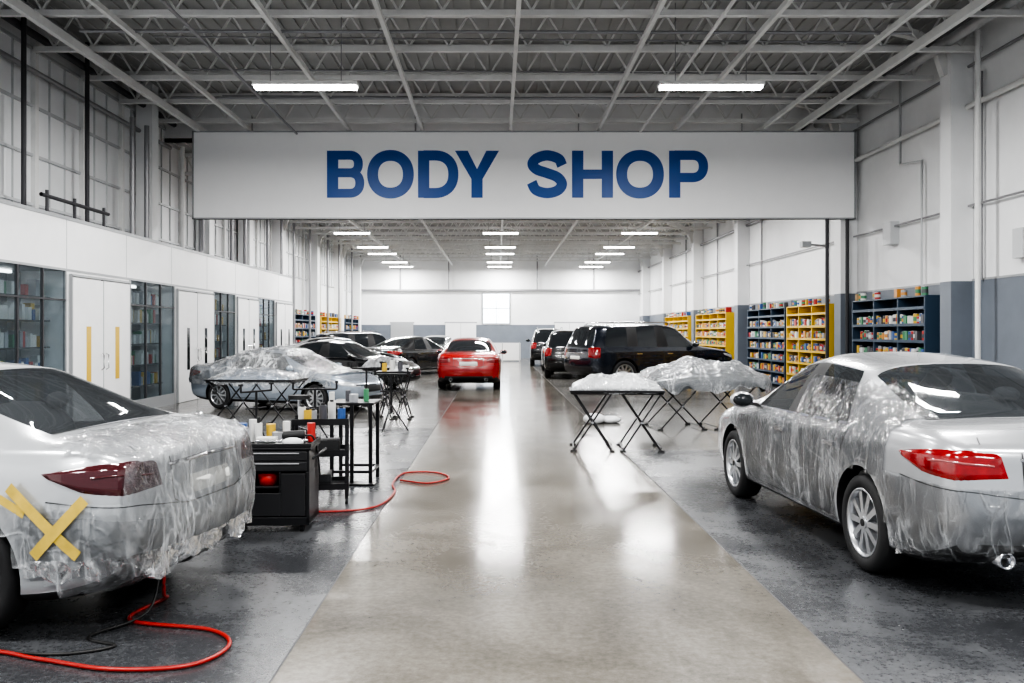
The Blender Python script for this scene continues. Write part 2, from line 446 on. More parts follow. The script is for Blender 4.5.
# ------------------------------------------------------------------ sign
sg=empty('hanging_sign',(0,22,0))
m=MB()
m.bb(-7.43,8.75,0,.12,4.41,6.56,signm)
for z in (4.41,6.53): m.bb(-7.45,8.77,-.015,.13,z-.0,z+.035,framem)
for x in (-7.45,8.73): m.bb(x,x+.04,-.015,.13,4.41,6.56,framem)
for x in (-6,-2,2,6): m.cyl((x,.06,6.56),(x,.06,7.0),.02,pipem,n=8)
m.build('panel',sg)
m=MB()
for x in (8.07,8.56): m.cyl((x,.0,0),(x,.0,4.41),.045,piped,n=10)
m.cyl((-7.2,0.06,3.64),(-7.2,0.06,4.41),.04,pipem,n=10)
m.cyl((8.07,0,3.75),(7.6,-.1,3.78),.025,pipem,n=8); m.box((7.5,-.12,3.78),(.22,.2,.14),framem)
m.build('posts',sg)
LAY=[0]
def stroke(mb, pts, t, ox, oz, h, closed=False):
    LAY[0]+=1; yl=-.004-.0015*(LAY[0]%4)
    pts=[Vector(p) for p in pts]; n=len(pts); L=[];R=[]
    for i,p in enumerate(pts):
        a=pts[(i-1)%n] if (closed or i>0) else p; b=pts[(i+1)%n] if (closed or i<n-1) else p
        d=(b-a).normalized(); nn=Vector((-d.y,d.x)); L.append(p+nn*t/2); R.append(p-nn*t/2)
    vs=[(ox+q.x*h,yl,oz+q.y*h) for q in L+R]
    fs=[]; rng=range(n) if closed else range(n-1)
    for i in rng:
        j=(i+1)%n; fs.append((i,n+i,n+j,j))
    mb.add(vs,fs,signb)
def sgnp(v,e): return math.copysign(abs(v)**e,v)
def bowl(x0,xr,yt,yb):
    ry=(yt-yb)/2; xc=xr-ry*1.0; cy=(yt+yb)/2
    return [(x0,yt)]+[(xc+ (xr-xc)*sgnp(math.cos(a),.88),cy+ry*sgnp(math.sin(a),.88)) for a in [pi/2-pi*i/24 for i in range(25)]]+[(x0,yb)]
T=.24
def letter(mb,ch,px0,px1):
    s=900/22; h=1.15; ox=(px0-497)/s; w=(px1-px0)/s/h; oz=4.93
    S=lambda p,t=T,c=False: stroke(mb,p,t,ox,oz,h,c)
    if ch in 'BDPH': S([(T/2,0),(T/2,1)],T)
    if ch=='B': S(bowl(T/2,w-T/2-.02,1-.095,.53),.19); S(bowl(T/2,w-T/2+.01,.53,.095),.19)
    if ch=='D': S(bowl(T/2,w-T/2,1-.10,.10),.215)
    if ch=='P': S(bowl(T/2,w-T/2,1-.095,.43),.20)
    if ch=='H': S([(w-T/2,0),(w-T/2,1)],T); S([(T/2,.5),(w-T/2,.5)],.20)
    if ch=='O': S([(w/2+(w/2-T/2)*sgnp(math.cos(a),.92),.5+(.5-T/2+.02)*sgnp(math.sin(a),.92)) for a in [2*pi*(i+.5)/72 for i in range(72)]],T*.97,True)
    if ch=='Y':
        for sx in (1,-1):
            LAY[0]+=1; yl=-.004-.0015*(LAY[0]%4)
            P_=[(0,1),(.27,1),(w/2+.005,.60),(w/2+.12,.40),(w/2-.12,.40)]
            if sx<0: P_=[(w-a,b) for a,b in P_][::-1]
            mb.add([(ox+a*h,yl,oz+b*h) for a,b in P_],[tuple(reversed(range(5)))],signb)
        S([(w/2,.42),(w/2,0)],T)
    if ch=='S':
        k=[(w-.125,.685),(.77*w,.83),(.5*w,.90),(.25*w,.835),(.155*w,.715),(.26*w,.60),(.5*w,.525),(.75*w,.435),(.855*w,.29),(.75*w,.155),(.5*w,.10),(.24*w,.165),(.12,.33)]
        S([(p.x,p.y) for p in catmull([(a,b,0) for a,b in k],8)],.22)
m=MB()
for ch,a,b in (('B',327,365),('O',367,414),('D',418,459),('Y',455,499),('S',526,568),('H',572,613),('O',616,664),('P',669,709)): letter(m,ch,a,b)
m.build('lettering',sg)

# ------------------------------------------------------------------ back wall fittings
m=MB(); m.bb(-.95,.85,YE-.06,YE-.01,2.1,4.1,framem); m.bb(-.85,.75,YE-.08,YE-.06,2.2,4.0,windowm); m.bb(-.07,-.03,YE-.09,YE-.05,2.15,4.0,framem); m.bb(-.9,.8,YE-.09,YE-.05,3.1,3.15,framem); m.build('window_2')
for i,(a,b) in enumerate(((-3.2,-1.3),(-6.6,-5.2),(3.6,5.4))):
    m=MB(); m.bb(a,b,YE-.1,YE-.045,0,2.2,wallw if i!=1 else framem); m.bb(a-.06,b+.06,YE-.08,YE-.045,2.2,2.28,framem); m.bb((a+b)/2-.01,(a+b)/2+.01,YE-.11,YE-.09,0,2.2,framem); m.build('door_%d'%(6+i))
m=MB(); m.bb(XL+.05,XR-.05,YE-.2,YE-.05,4.2,4.3,pipem)
for x in (-6,-3,2.5,6): m.tube([(x,YE-.15,4.2),(x,YE-.15,6.4)],.04,pipem)
m.build('conduit_run',WB)
m=MB(); m.bb(-.7,1.3,50,50.06,.08,1.05,boothw)
for x in (-.65,.3,1.25): m.bb(x-.03,x+.03,49.85,50.2,0,.08,framem); m.bb(x-.02,x+.02,49.98,50.0,.08,1.1,framem)
m.build('portable_screen')

# ------------------------------------------------------------------ shelving units
def shelf(name,x,y0,y1,side,frame,h=2.38,dens=1,depth=.42):
    m=MB(); s=side
    xa,xb=(x-depth,x) if s>0 else (x,x+depth)
    m.bb(xb-.01 if s>0 else xa,xb if s>0 else xa+.01,y0,y1,.05,h,frame)
    nb=max(1,round((y1-y0)/1.2)); 
    for i in range(nb+1):
        yy=y0+(y1-y0)*i/nb; m.bb(xa,xb,yy-.025,yy+.025,0,h,frame)
    m.bb(xa,xb,y0,y1,h-.03,h,frame)
    levels=[.12+ (h-.35)*k/6 for k in range(7)]
    for z in levels:
        m.bb(xa,xb,y0,y1,z-.03,z,frame)
        m.bb(xa-.005 if s>0 else xb,xa if s>0 else xb+.005,y0,y1,z-.045,z+.015,frame)
    for z in levels[:-1]+[h]:
        yy=y0+.09
        while yy<y1-.1:
            r=random.uniform(.045,.07)*dens
            if random.random()<(.95 if z<h else .35):
                xx=(xa+.1) if s>0 else (xb-.1); hh=random.uniform(.14,.21)
                c=random.choice(cancols)
                if random.random()<.75: m.cyl((xx,yy,z),(xx,yy,z+hh),r,c,n=10); m.cyl((xx,yy,z+hh),(xx,yy,z+hh+.008),r*.92,chrome,n=10); m.cyl((xx,yy,z+hh*.3),(xx,yy,z+hh*.7),r*1.02,random.choice(cancols),n=10,cap=False)
                else: m.bb(xx-r,xx+r*1.5,yy-r,yy+r,z,z+hh,random.choice(cancols+[boxm]))
            yy+=r*2+.012
    return m.build(name)
xs=XR-.05
shelf('shelving_unit',xs,17.75,21.35,1,bluem)
shelf('shelving_unit',xs,23.1,26.2,1,yellowm)
shelf('shelving_unit',xs,26.4,30.3,1,bluem)
shelf('shelving_unit',xs,33.2,38.2,1,yellowm,dens=1.3)
shelf('shelving_unit',xs,39.8,45.2,1,yellowm,dens=1.3)
shelf('shelving_unit',XL+.05,34.6,39.8,-1,bluem,dens=1.3)
shelf('shelving_unit',XL+.05,41.2,46.2,-1,yellowm,dens=1.3)
shelf('shelving_unit',XL+.05,47.8,52.2,-1,bluem,dens=1.3)

# ------------------------------------------------------------------ CARS
FR=[0,.25,.5,.7,.86]
TYPES={}
TYPES['sedan']=dict(st=[
 (-2.36,-2.27,.80,.33,.86,.97,1.015,None),(-2.20,-2.18,.885,.25,.90,1.01,1.07,None),(-1.95,-1.97,.915,.2,.92,1.02,1.085,None),
 (-1.68,-1.80,.92,.18,.92,1.015,1.09,None),(-1.50,-1.42,.92,.18,.91,1.0,1.27,.63),(-1.24,-1.00,.92,.18,.91,.995,1.42,.60),
 (-1.12,-.84,.92,.18,.91,.99,1.445,.60),(-.17,-.17,.92,.18,.90,.975,1.49,.615),(-.07,-.08,.92,.18,.90,.972,1.49,.615),
 (.80,.32,.92,.18,.885,.96,1.435,.59),(.90,.72,.92,.18,.88,.955,1.24,.63),(1.02,1.14,.92,.18,.87,.95,1.0,None),
 (1.45,1.45,.915,.19,.83,.90,.955,None),(1.9,1.9,.895,.2,.76,.83,.88,None),(2.2,2.17,.83,.22,.68,.745,.79,None),(2.36,2.33,.68,.28,.60,.65,.69,None)],
 side=[6,8],ws=[9,10],rw=[3,4],pil=[7],ax=(1.42,-1.40),r=.335,w=.92,caps=([0,-.0,.05,.03,.0,0,0],[0,.02,.05,.04,.02,0,0]),wagon=False)
TYPES['suv']=dict(st=[
 (-2.36,-2.12,.86,.42,1.0,1.13,1.74,.64),(-2.20,-1.98,.935,.34,1.02,1.17,1.79,.68),(-2.04,-1.86,.955,.3,1.03,1.17,1.80,.69),
 (-1.16,-1.13,.96,.28,1.03,1.16,1.83,.70),(-1.08,-1.05,.96,.28,1.03,1.16,1.83,.70),(-.2,-.2,.96,.28,1.02,1.15,1.84,.70),(-.1,-.11,.96,.28,1.02,1.15,1.84,.70),
 (.88,.45,.96,.28,1.01,1.13,1.77,.67),(.97,.80,.96,.28,1.0,1.12,1.47,.70),(1.10,1.18,.96,.28,.99,1.11,1.18,None),
 (1.5,1.5,.955,.3,.97,1.08,1.14,None),(1.95,1.95,.94,.32,.93,1.03,1.09,None),(2.25,2.23,.88,.36,.86,.95,1.01,None),(2.42,2.38,.76,.42,.76,.84,.89,None)],
 side=[2,4,6],ws=[7,8],rw=[],pil=[3,5],ax=(1.5,-1.4),r=.39,w=.96,caps=([0,0,.05,.04,0,0,0],[0,.02,.05,.04,.02,0,0]),wagon=True)

def make_body(kind):
    T_=TYPES[kind]; st=T_['st']; NS=len(st); vs=[]; idx={}
    def lp(a,b,t): return a+(b-a)*t
    rings=[]
    for i,(xl,xt,w,zu,zs,zb,zt,yr) in enumerate(st):
        R=[(xl,f*w,zu) for f in FR]
        R+=[(xl,.965*w,zu+.07),(xl,w,lp(zu,zs,.38)),(xl,w,lp(zu,zs,.7)),(xl,.985*w,zs),(xl,.935*w,zb)]
        if yr is None:
            R+=[(xt,.86*w,lp(zb,zt,.65)),(xt,.72*w,zt-.012),(xt,.5*w,zt-.004),(xt,.25*w,zt),(xt,0,zt+.005)]
        else:
            j11=(xt,yr,zt-.085); a=R[9]
            j10=(lp(a[0],xt,.5),lp(a[1],yr,.5)+.022,lp(zb,zt-.085,.52))
            if T_['wagon'] and i==0: j10=(xt-.03,yr+.03,zt-.15); j11=(xt,yr*.95,zt-.06)
            R+=[j10,j11,(xt,yr*.8,zt-.025),(xt,yr*.42,zt-.004),(xt,0,zt)]
        rings.append(R)
    for i,R in enumerate(rings):
        for j,p in enumerate(R):
            idx[(i,j,1)]=len(vs); vs.append(p)
            if j in (0,14): idx[(i,j,-1)]=idx[(i,j,1)]
            else: idx[(i,j,-1)]=len(vs); vs.append((p[0],-p[1],p[2]))
    fs=[];ms=[]
    for i in range(NS-1):
        for j in range(14):
            mt=0
            if j in (9,10):
                if i in T_['side']: mt=1
                if i in T_['pil']: mt=2
            if j>=11 and (i in T_['ws'] or i in T_['rw']): mt=1
            if j<=4: mt=2
            for s in (1,-1):
                fs.append([idx[(i,j,s)],idx[(i,j+1,s)],idx[(i+1,j+1,s)],idx[(i+1,j,s)]]); ms.append(mt)
    for i,sg_,off in ((0,-1,T_['caps'][0]),(NS-1,1,T_['caps'][1])):
        R=rings[i]; w=st[i][2]; G={}
        for c in range(-4,5):
            s=1 if c>=0 else -1
            G[(0,c)]=idx[(i,abs(c),s)]; G[(6,c)]=idx[(i,14-abs(c),s)]
        for r in range(1,6):
            rp=R[4+r]
            for s in (1,-1): G[(r,5*s)]=idx[(i,4+r,s)]
            for c in range(-4,5):
                yy=FR[abs(c)]*rp[1]*(1 if c>=0 else -1)
                cr=(1-FR[abs(c)]**2)*.09+off[r]
                G[(r,c)]=len(vs); vs.append((rp[0]+sg_*cr,yy,rp[2]))
        for c in range(-4,5):
            p=vs[G[(6,c)]]; cr=(1-FR[abs(c)]**2)*(.05)
            vs[G[(6,c)]]=(p[0]+sg_*cr,p[1],p[2])
            p=vs[G[(0,c)]]; vs[G[(0,c)]]=(p[0]+sg_*cr,p[1],p[2])
        for r in range(6):
            for c in range(-4,4):
                fs.append([G[(r,c)],G[(r,c+1)],G[(r+1,c+1)],G[(r+1,c)]])
                ms.append(1 if (T_['wagon'] and i==0 and r==5) else (2 if r==0 else 0))
        for r in range(1,5):
            for s in (1,-1): fs.append([G[(r,4*s)],G[(r,5*s)],G[(r+1,5*s)],G[(r+1,4*s)]]); ms.append(0)
        for s in (1,-1):
            fs.append([G[(0,4*s)],G[(1,5*s)],G[(1,4*s)]]); ms.append(0); fs.append([G[(6,4*s)],G[(5,5*s)],G[(5,4*s)]]); ms.append(0)
    me=bpy.data.meshes.new(kind); me.from_pydata(vs,[],fs)
    for a in (silver,carglass,darkpl): me.materials.append(a)
    for p,k in zip(me.polygons,ms): p.material_index=k; p.use_smooth=True
    bm=bmesh.new(); bm.from_mesh(me); bmesh.ops.recalc_face_normals(bm,faces=bm.faces)
    cl=bm.edges.layers.float.get('crease_edge') or bm.edges.layers.float.new('crease_edge')
    bm.verts.ensure_lookup_table()
    vid={v:k for k,v in idx.items()}
    for e in bm.edges:
        a=e.verts[0].index; b=e.verts[1].index
        if a in vid and b in vid:
            (i1,j1,_),(i2,j2,_)=vid[a],vid[b]
            if j1==j2==8: e[cl]=.35
            if j1==j2==9: e[cl]=.55
            if j1==j2==11: e[cl]=.45
            if j1==j2==5: e[cl]=.5
        fm={f.material_index for f in e.link_faces}
        if fm=={0,1}: e[cl]=max(e[cl],.6)
    bm.to_mesh(me); bm.free()
    ob=bpy.data.objects.new('tmp',me); COL.objects.link(ob)
    sd=ob.modifiers.new('s','SUBSURF'); sd.levels=2; sd.render_levels=2
    dg=bpy.context.evaluated_depsgraph_get()
    smooth=bpy.data.meshes.new_from_object(ob.evaluated_get(dg),depsgraph=dg)
    c=MB(); ra=T_['r']+.045
    for ax in T_['ax']:
        for s in (1,-1):
            y0,y1=(T_['w']-.30,T_['w']+.2) if s>0 else (-T_['w']-.2,-T_['w']+.30)
            c.cyl((ax,y0,T_['r']+.015),(ax,y1,T_['r']+.015),ra,darkpl,n=48)
    bmc=bmesh.new(); cm_=c.mesh('cut'); bmc.from_mesh(cm_); bmesh.ops.remove_doubles(bmc,verts=bmc.verts,dist=1e-5); bmesh.ops.recalc_face_normals(bmc,faces=bmc.faces); bmc.to_mesh(cm_); bmc.free()
    co=bpy.data.objects.new('cut',cm_); COL.objects.link(co)
    bo=ob.modifiers.new('b','BOOLEAN'); bo.operation='DIFFERENCE'; bo.object=co; bo.solver='EXACT'
    try: bo.material_mode='TRANSFER'
    except Exception: pass
    dg=bpy.context.evaluated_depsgraph_get(); dg.update()
    body=bpy.data.meshes.new_from_object(ob.evaluated_get(dg),depsgraph=dg)
    for p in body.polygons: p.use_smooth=True
    body.set_sharp_from_angle(angle=math.radians(38))
    bpy.data.objects.remove(ob); bpy.data.objects.remove(co)
    bvh=BVHTree.FromPolygons([v.co.copy() for v in smooth.vertices],[list(p.vertices) for p in smooth.polygons])
    return body,smooth,bvh

def resample(P,n):
    P=[Vector(p) for p in P]; L=[0]
    for a,b in zip(P[:-1],P[1:]): L.append(L[-1]+(b-a).length)
    out=[]
    for k in range(n):
        t=L[-1]*k/(n-1); i=0
        while i<len(P)-2 and L[i+1]<t: i+=1
        u=(t-L[i])/max(1e-9,L[i+1]-L[i]); out.append(P[i].lerp(P[i+1],min(1,u)))
    return out
def patch(mb,bvh,top,bot,mat,off=.006,nu=24,nv=8,mirror=True):
    A=resample(top,nu);B=resample(bot,nu)
    for s in ((1,-1) if mirror else (1,)):
        vs=[];fs=[]
        for v in range(nv):
            for u in range(nu):
                p=A[u].lerp(B[u],v/(nv-1)); c,n,_,_=bvh.find_nearest(p); e=0 if (v in(0,nv-1) or u in(0,nu-1)) else 1
                q=c+n*(off if e else -.004); vs.append((q.x,q.y*s,q.z))
        for v in range(nv-1):
            for u in range(nu-1):
                f=(v*nu+u,v*nu+u+1,(v+1)*nu+u+1,(v+1)*nu+u); fs.append(f if s>0 else tuple(reversed(f)))
        mb.add(vs,fs,mat,True)
def ribbon(mb,bvh,path,wd,mat,off=.0025,n=30,mirror=True):
    P=resample(path,n); Q=[bvh.find_nearest(p)[:2] for p in P]
    for s in ((1,-1) if mirror else (1,)):
        vs=[];fs=[]
        for i,(c,nn) in enumerate(Q):
            t=(Q[min(i+1,n-1)][0]-Q[max(i-1,0)][0]).normalized(); b=nn.cross(t).normalized()
            for k in (-1,1):
                q=c+nn*off+b*k*wd/2; vs.append((q.x,q.y*s,q.z))
        for i in range(n-1):
            f=(2*i,2*i+1,2*i+3,2*i+2); fs.append(f)
        mb.add(vs,fs,mat,True)

def make_wheel(r,name):
    m=MB(); k=r/.335
    m.lathe([(a*k,b) for a,b in ((.19,-.10),(.30,-.108),(.325,-.09),(.335,-.05),(.335,.05),(.325,.09),(.30,.108),(.245,.106),(.236,.09))],(0,0,0),(0,1,0),rubber,48)
    m.lathe([(a*k,b) for a,b in ((.238,.088),(.236,.102),(.222,.098),(.214,.07),(.205,.0),(.20,-.09))],(0,0,0),(0,1,0),alloy,48)
    m.cyl((0,-.01,0),(0,.0,0),.2*k,darkpl,n=32); m.cyl((0,.0,0),(0,.012,0),.14*k,pipem,n=32)
    for i in range(10):
        a=2*pi*i/10; ca,sa=math.cos(a),math.sin(a)
        d=Vector((ca,0,sa)); p=Vector((-sa,0,ca))
        ins=.018;out=.024
        def P_(rr,hw,yy): return [d*rr*k+p*hw+Vector((0,yy,0)), d*rr*k-p*hw+Vector((0,yy,0))]
        v=P_(.03,ins,.088)+P_(.222,out,.080)+P_(.03,ins,.05)+P_(.222,out,.045)
        m.add(v,[(0,2,3,1),(0,4,6,2),(1,3,7,5),(4,5,7,6)],alloy)
    m.cyl((0,.02,0),(0,.096,0),.042*k,alloy,n=20); m.cyl((0,.096,0),(0,.1,0),.026*k,darkpl,n=16)
    return m.mesh(name)

def make_trim(kind,bvh):
    m=MB(); w=TYPES[kind]['w']
    if kind=='sedan':
        patch(m,bvh,[(-1.90,.93,.905),(-2.12,.90,.955),(-2.29,.76,.955),(-2.36,.52,.93)],[(-1.94,.93,.885),(-2.16,.90,.80),(-2.33,.76,.765),(-2.42,.49,.79)],tailm,.008)
        patch(m,bvh,[(-2.18,.88,.892),(-2.34,.70,.885),(-2.40,.55,.875)],[(-2.18,.88,.872),(-2.34,.70,.862),(-2.40,.55,.855)],lampstrip,.0125,nu=12,nv=4)
        patch(m,bvh,[(1.80,.92,.78),(2.1,.86,.755),(2.3,.66,.72),(2.42,.45,.68)],[(1.95,.92,.69),(2.15,.86,.63),(2.35,.66,.60),(2.45,.47,.60)],headm,.008)
        patch(m,bvh,[(2.45,.4,.64),(2.5,0,.66),(2.45,-.4,.64)],[(2.45,.33,.46),(2.5,0,.46),(2.45,-.33,.46)],darkpl,.01,mirror=False)
        patch(m,bvh,[(2.40,.62,.38),(2.5,0,.38),(2.40,-.62,.38)],[(2.38,.55,.28),(2.48,0,.28),(2.38,-.55,.28)],darkpl,.008,mirror=False)
        patch(m,bvh,[(-2.42,.44,.915),(-2.42,0,.92),(-2.42,-.44,.915)],[(-2.42,.44,.885),(-2.42,0,.89),(-2.42,-.44,.885)],chrome,.012,nv=4,mirror=False)
        patch(m,bvh,[(-2.5,.26,.83),(-2.5,-.26,.83)],[(-2.5,.26,.70),(-2.5,-.26,.70)],platem,.012,nv=4,mirror=False)
        patch(m,bvh,[(-2.30,.80,.38),(-2.45,.4,.40),(-2.47,0,.40),(-2.45,-.4,.40),(-2.30,-.80,.38)],[(-2.30,.78,.29),(-2.4,.4,.29),(-2.42,0,.29),(-2.4,-.4,.29),(-2.30,-.78,.29)],darkpl,.006,nu=40,nv=5,mirror=False)
        ribbon(m,bvh,[(-2.28,.60,1.06),(-2.32,.62,.95)],.007,darkpl)
        ribbon(m,bvh,[(-2.44,.42,.96),(-2.44,.42,.70),(-2.44,.34,.66),(-2.44,0,.66)],.008,darkpl)
        ribbon(m,bvh,[(-1.95,.95,.76),(-2.2,.9,.735),(-2.4,.6,.70),(-2.45,.3,.665)],.007,darkpl)
        ribbon(m,bvh,[(.97,.95,.93),(.95,.97,.6),(.90,.97,.3)],.008,darkpl)
        ribbon(m,bvh,[(-.12,.95,.96),(-.12,.97,.6),(-.14,.97,.28)],.008,darkpl)
        ribbon(m,bvh,[(-1.16,.93,1.0),(-1.08,.97,.75),(-1.02,.97,.5),(-.88,.97,.3)],.008,darkpl)
        ribbon(m,bvh,[(.90,.97,.285),(-.88,.97,.285)],.008,darkpl)
        ribbon(m,bvh,[(1.05,.8,.98),(1.5,.78,.94),(2.0,.72,.85),(2.25,.6,.77)],.008,darkpl)
        ribbon(m,bvh,[(.80,.88,.975),(-.12,.88,.985),(-1.12,.88,1.0)],.018,chrome,off=.006)
        ribbon(m,bvh,[(-1.80,.66,1.085),(-1.84,0,1.09)],.012,darkpl)
        for x in (.06,-.93):
            for s in (1,-1): m.box((x,s*.925,.83),(.17,.03,.028),chrome)
        mz,mx=1.02,.80
        for s in (1,-1):
            m.lathe([(.045,-.10),(.050,.05),(.040,.05),(.036,-.06)],(-2.36,s*.50,.315),(-1,0,0),chrome,20); m.cyl((-2.33,s*.50,.315),(-2.34,s*.50,.315),.038,darkpl,n=16)
        seats=[(.25,.37),(.25,-.37)]; zs=0; rear=-.75
    else:
        patch(m,bvh,[(-2.14,.92,1.16),(-2.28,.84,1.18),(-2.38,.62,1.14)],[(-2.18,.96,.84),(-2.32,.90,.82),(-2.42,.66,.86)],tailm,.008)
        patch(m,bvh,[(1.95,.97,1.0),(2.25,.90,.96),(2.45,.58,.90)],[(2.0,.97,.90),(2.28,.90,.82),(2.48,.60,.78)],headm,.008)
        patch(m,bvh,[(2.5,.5,.88),(2.55,0,.9),(2.5,-.5,.88)],[(2.5,.42,.62),(2.55,0,.6),(2.5,-.42,.62)],darkpl,.01,mirror=False)
        patch(m,bvh,[(-2.55,.28,.92),(-2.55,-.28,.92)],[(-2.55,.28,.80),(-2.55,-.28,.80)],platem,.012,nv=4,mirror=False)
        patch(m,bvh,[(-2.4,.84,.62),(-2.5,.4,.62),(-2.52,0,.62),(-2.5,-.4,.62),(-2.4,-.84,.62)],[(-2.34,.8,.44),(-2.4,.4,.44),(-2.42,0,.44),(-2.4,-.4,.44),(-2.34,-.8,.44)],darkpl,.006,nu=40,nv=5,mirror=False)
        patch(m,bvh,[(-2.5,.5,1.0),(-2.52,0,1.01),(-2.5,-.5,1.0)],[(-2.5,.5,.965),(-2.52,0,.975),(-2.5,-.5,.965)],chrome,.012,nv=4,mirror=False)
        for x in (1.0,-.13,-1.12): ribbon(m,bvh,[(x,1,1.1),(x,1,.7),(x-.02,1,.42)],.009,darkpl)
        ribbon(m,bvh,[(1.02,1,.40),(-1.0,1,.40)],.05,darkpl)
        for x in (.06,-.95):
            for s in (1,-1): m.box((x,s*.965,.96),(.18,.03,.03),chrome)
        for s in (1,-1): m.tube([(.3,s*.60,1.80),(.2,s*.60,1.87),(-1.7,s*.60,1.87),(-1.8,s*.60,1.79)],.018,chrome)
        mz,mx=1.22,.88; seats=[(.3,.38),(.3,-.38)]; zs=.22; rear=-.7
    for s in (1,-1):
        m.ellipsoid((mx,s*(w+.09),mz),(.07,.115,.075),silver); m.beam((mx,s*(w-.06),mz-.05),(mx,s*(w+.06),mz-.03),.05,.03,darkpl)
        m.ellipsoid((mx-.03,s*(w+.09),mz),(.045,.10,.062),tintglass)
    m.bb(-1.5,.85,-.80,.80,.62+zs,.66+zs,seatm); m.bb(-1.62,-1.0,-.62,.62,.9+zs*.6,.96+zs*.6,darkpl); m.bb(.82,1.05,-.72,.72,.62+zs,.90+zs,darkpl)
    for x,y in seats:
        m.ellipsoid((x-.05,y,.72+zs),(.27,.25,.10),seatm); m.ellipsoid((x-.30,y,.95+zs),(.09,.23,.33),seatm); m.ellipsoid((x-.36,y,1.26+zs),(.06,.12,.08),seatm)
    m.ellipsoid((rear,0,.72+zs),(.27,.62,.12),seatm); m.ellipsoid((rear-.25,0,.95+zs),(.10,.62,.26),seatm)
    for y in (-.35,.35): m.ellipsoid((rear-.30,y,1.19+zs),(.05,.11,.06),seatm)
    return m.mesh(kind+'_trim')

CACHE={}
for kd in ('sedan','suv'):
    b,s_,t=make_body(kd); CACHE[kd]=(b,s_,t,make_trim(kd,t),make_wheel(TYPES[kd]['r'],kd+'_wheel'))

def setmat(ob,old,new):
    for sl in ob.material_slots:
        if sl.material==old: sl.link='OBJECT'; sl.material=new
def car(name,kind,loc,deg,paint,scale=(1,1,1),tail=None,glass=None):
    body,_,_,trim,wh=CACHE[kind]; T_=TYPES[kind]
    e=empty(name,loc,math.radians(deg)); e.scale=scale
    b=link('body',body,e); setmat(b,silver,paint)
    if glass: setmat(b,carglass,glass)
    t=link('trim',trim,e); setmat(t,silver,paint)
    if tail: setmat(t,tailm,tail); setmat(t,lampstrip,tail)
    n=0
    for ax in T_['ax']:
        for s in (1,-1):
            n+=1; link('wheel_%d'%n,wh,e,(ax,s*(T_['w']-.125),T_['r']),0 if s>0 else pi)
    return e

def make_film(kind,keep,parent,mat,off=.008,amp=.014,fs=3.0,seed=0,name='masking_film',tent=0):
    sm=CACHE[kind][1]; bm=bmesh.new(); bm.from_mesh(sm); T_=TYPES[kind]
    def arch(c): return abs(c.y)>.5 and any((c.x-a)**2+(c.z-T_['r'])**2<(T_['r']+.06)**2 for a in T_['ax'])
    dl=[f for f in bm.faces if arch(f.calc_center_median()) or not keep(f.calc_center_median(),f.normal)]
    bmesh.ops.delete(bm,geom=dl,context='FACES')
    bmesh.ops.subdivide_edges(bm,edges=bm.edges[:],cuts=1,use_grid_fill=True)
    bm.normal_update()
    ds={}
    for v in bm.verts:
        p=v.co*fs+Vector((seed,seed*1.7,0))
        q=Vector((p.x*1.2+p.z*.5,p.y*1.2,p.z*.3-p.x*.2)); q2=Vector((p.x*1.2-p.z*.8,p.y*1.2+p.z*.5,p.z*.3+p.x*.3))
        a=1-min(1,abs(noise.noise(q*.9))*4.5); b=1-min(1,abs(noise.noise(q2*1.7+Vector((5,2,1))))*4)
        bil=max(0,noise.noise(p*.5+Vector((3,9,seed))))
        t=tent*max(0,min(1,(.95-v.co.z)/.6))*(0.5+bil*1.5)
        ds[v]=v.co+v.normal*(off+amp*(a**2+b**2*.5)+t)
    for v,c in ds.items(): v.co=c
    me=bpy.data.meshes.new(name); bm.to_mesh(me); bm.free()
    me.materials.clear(); me.materials.append(mat)
    for p in me.polygons: p.use_smooth=True; p.material_index=0
    return link(name,me,parent)
def skirt(parent,path,ztop,drop,mat,n=120,name='hanging_film',seed=0):
    P=resample(path,n); vs=[];fs=[];nv=6
    for i,p in enumerate(P):
        for k in range(nv):
            t=k/(nv-1); wv=.025*noise.noise(Vector((i*.35,seed,k*.5)))+.012*math.sin(i*.9+seed)*t
            dz=drop*(.6+.9*noise.noise(Vector((i*.08,seed+3,0)))) 
            d=(P[min(i+1,n-1)]-P[max(i-1,0)]).normalized(); nn=Vector((d.y,-d.x,0))
            q=p+nn*(wv-.02*t); vs.append((q.x,q.y,ztop-max(.01,dz)*t))
    for i in range(n-1):
        for k in range(nv-1): fs.append((i*nv+k,(i+1)*nv+k,(i+1)*nv+k+1,i*nv+k+1))
    m=MB(); m.add(vs,fs,mat,True); return m.build(name,parent)

# right foreground sedan
rc=car('sedan_car','sedan',(3.34,7.66,0),93,silver)
make_film('sedan',lambda c,n:(c.z>.27 and c.x<1.6 and abs(c.y)>.55 and c.z<1.28 and not(c.x<-1.78 and c.z>.74) and not(c.x>-.1 and c.z>.98)) or (c.x<-1.9 and c.z>.3 and c.z<.72) ,rc,film,.004,.010,2.4,1)
skirt(rc,[(-1.80,.90,0),(-2.06,.87,0),(-2.22,.78,0)],.33,.09,film,n=40,seed=2)
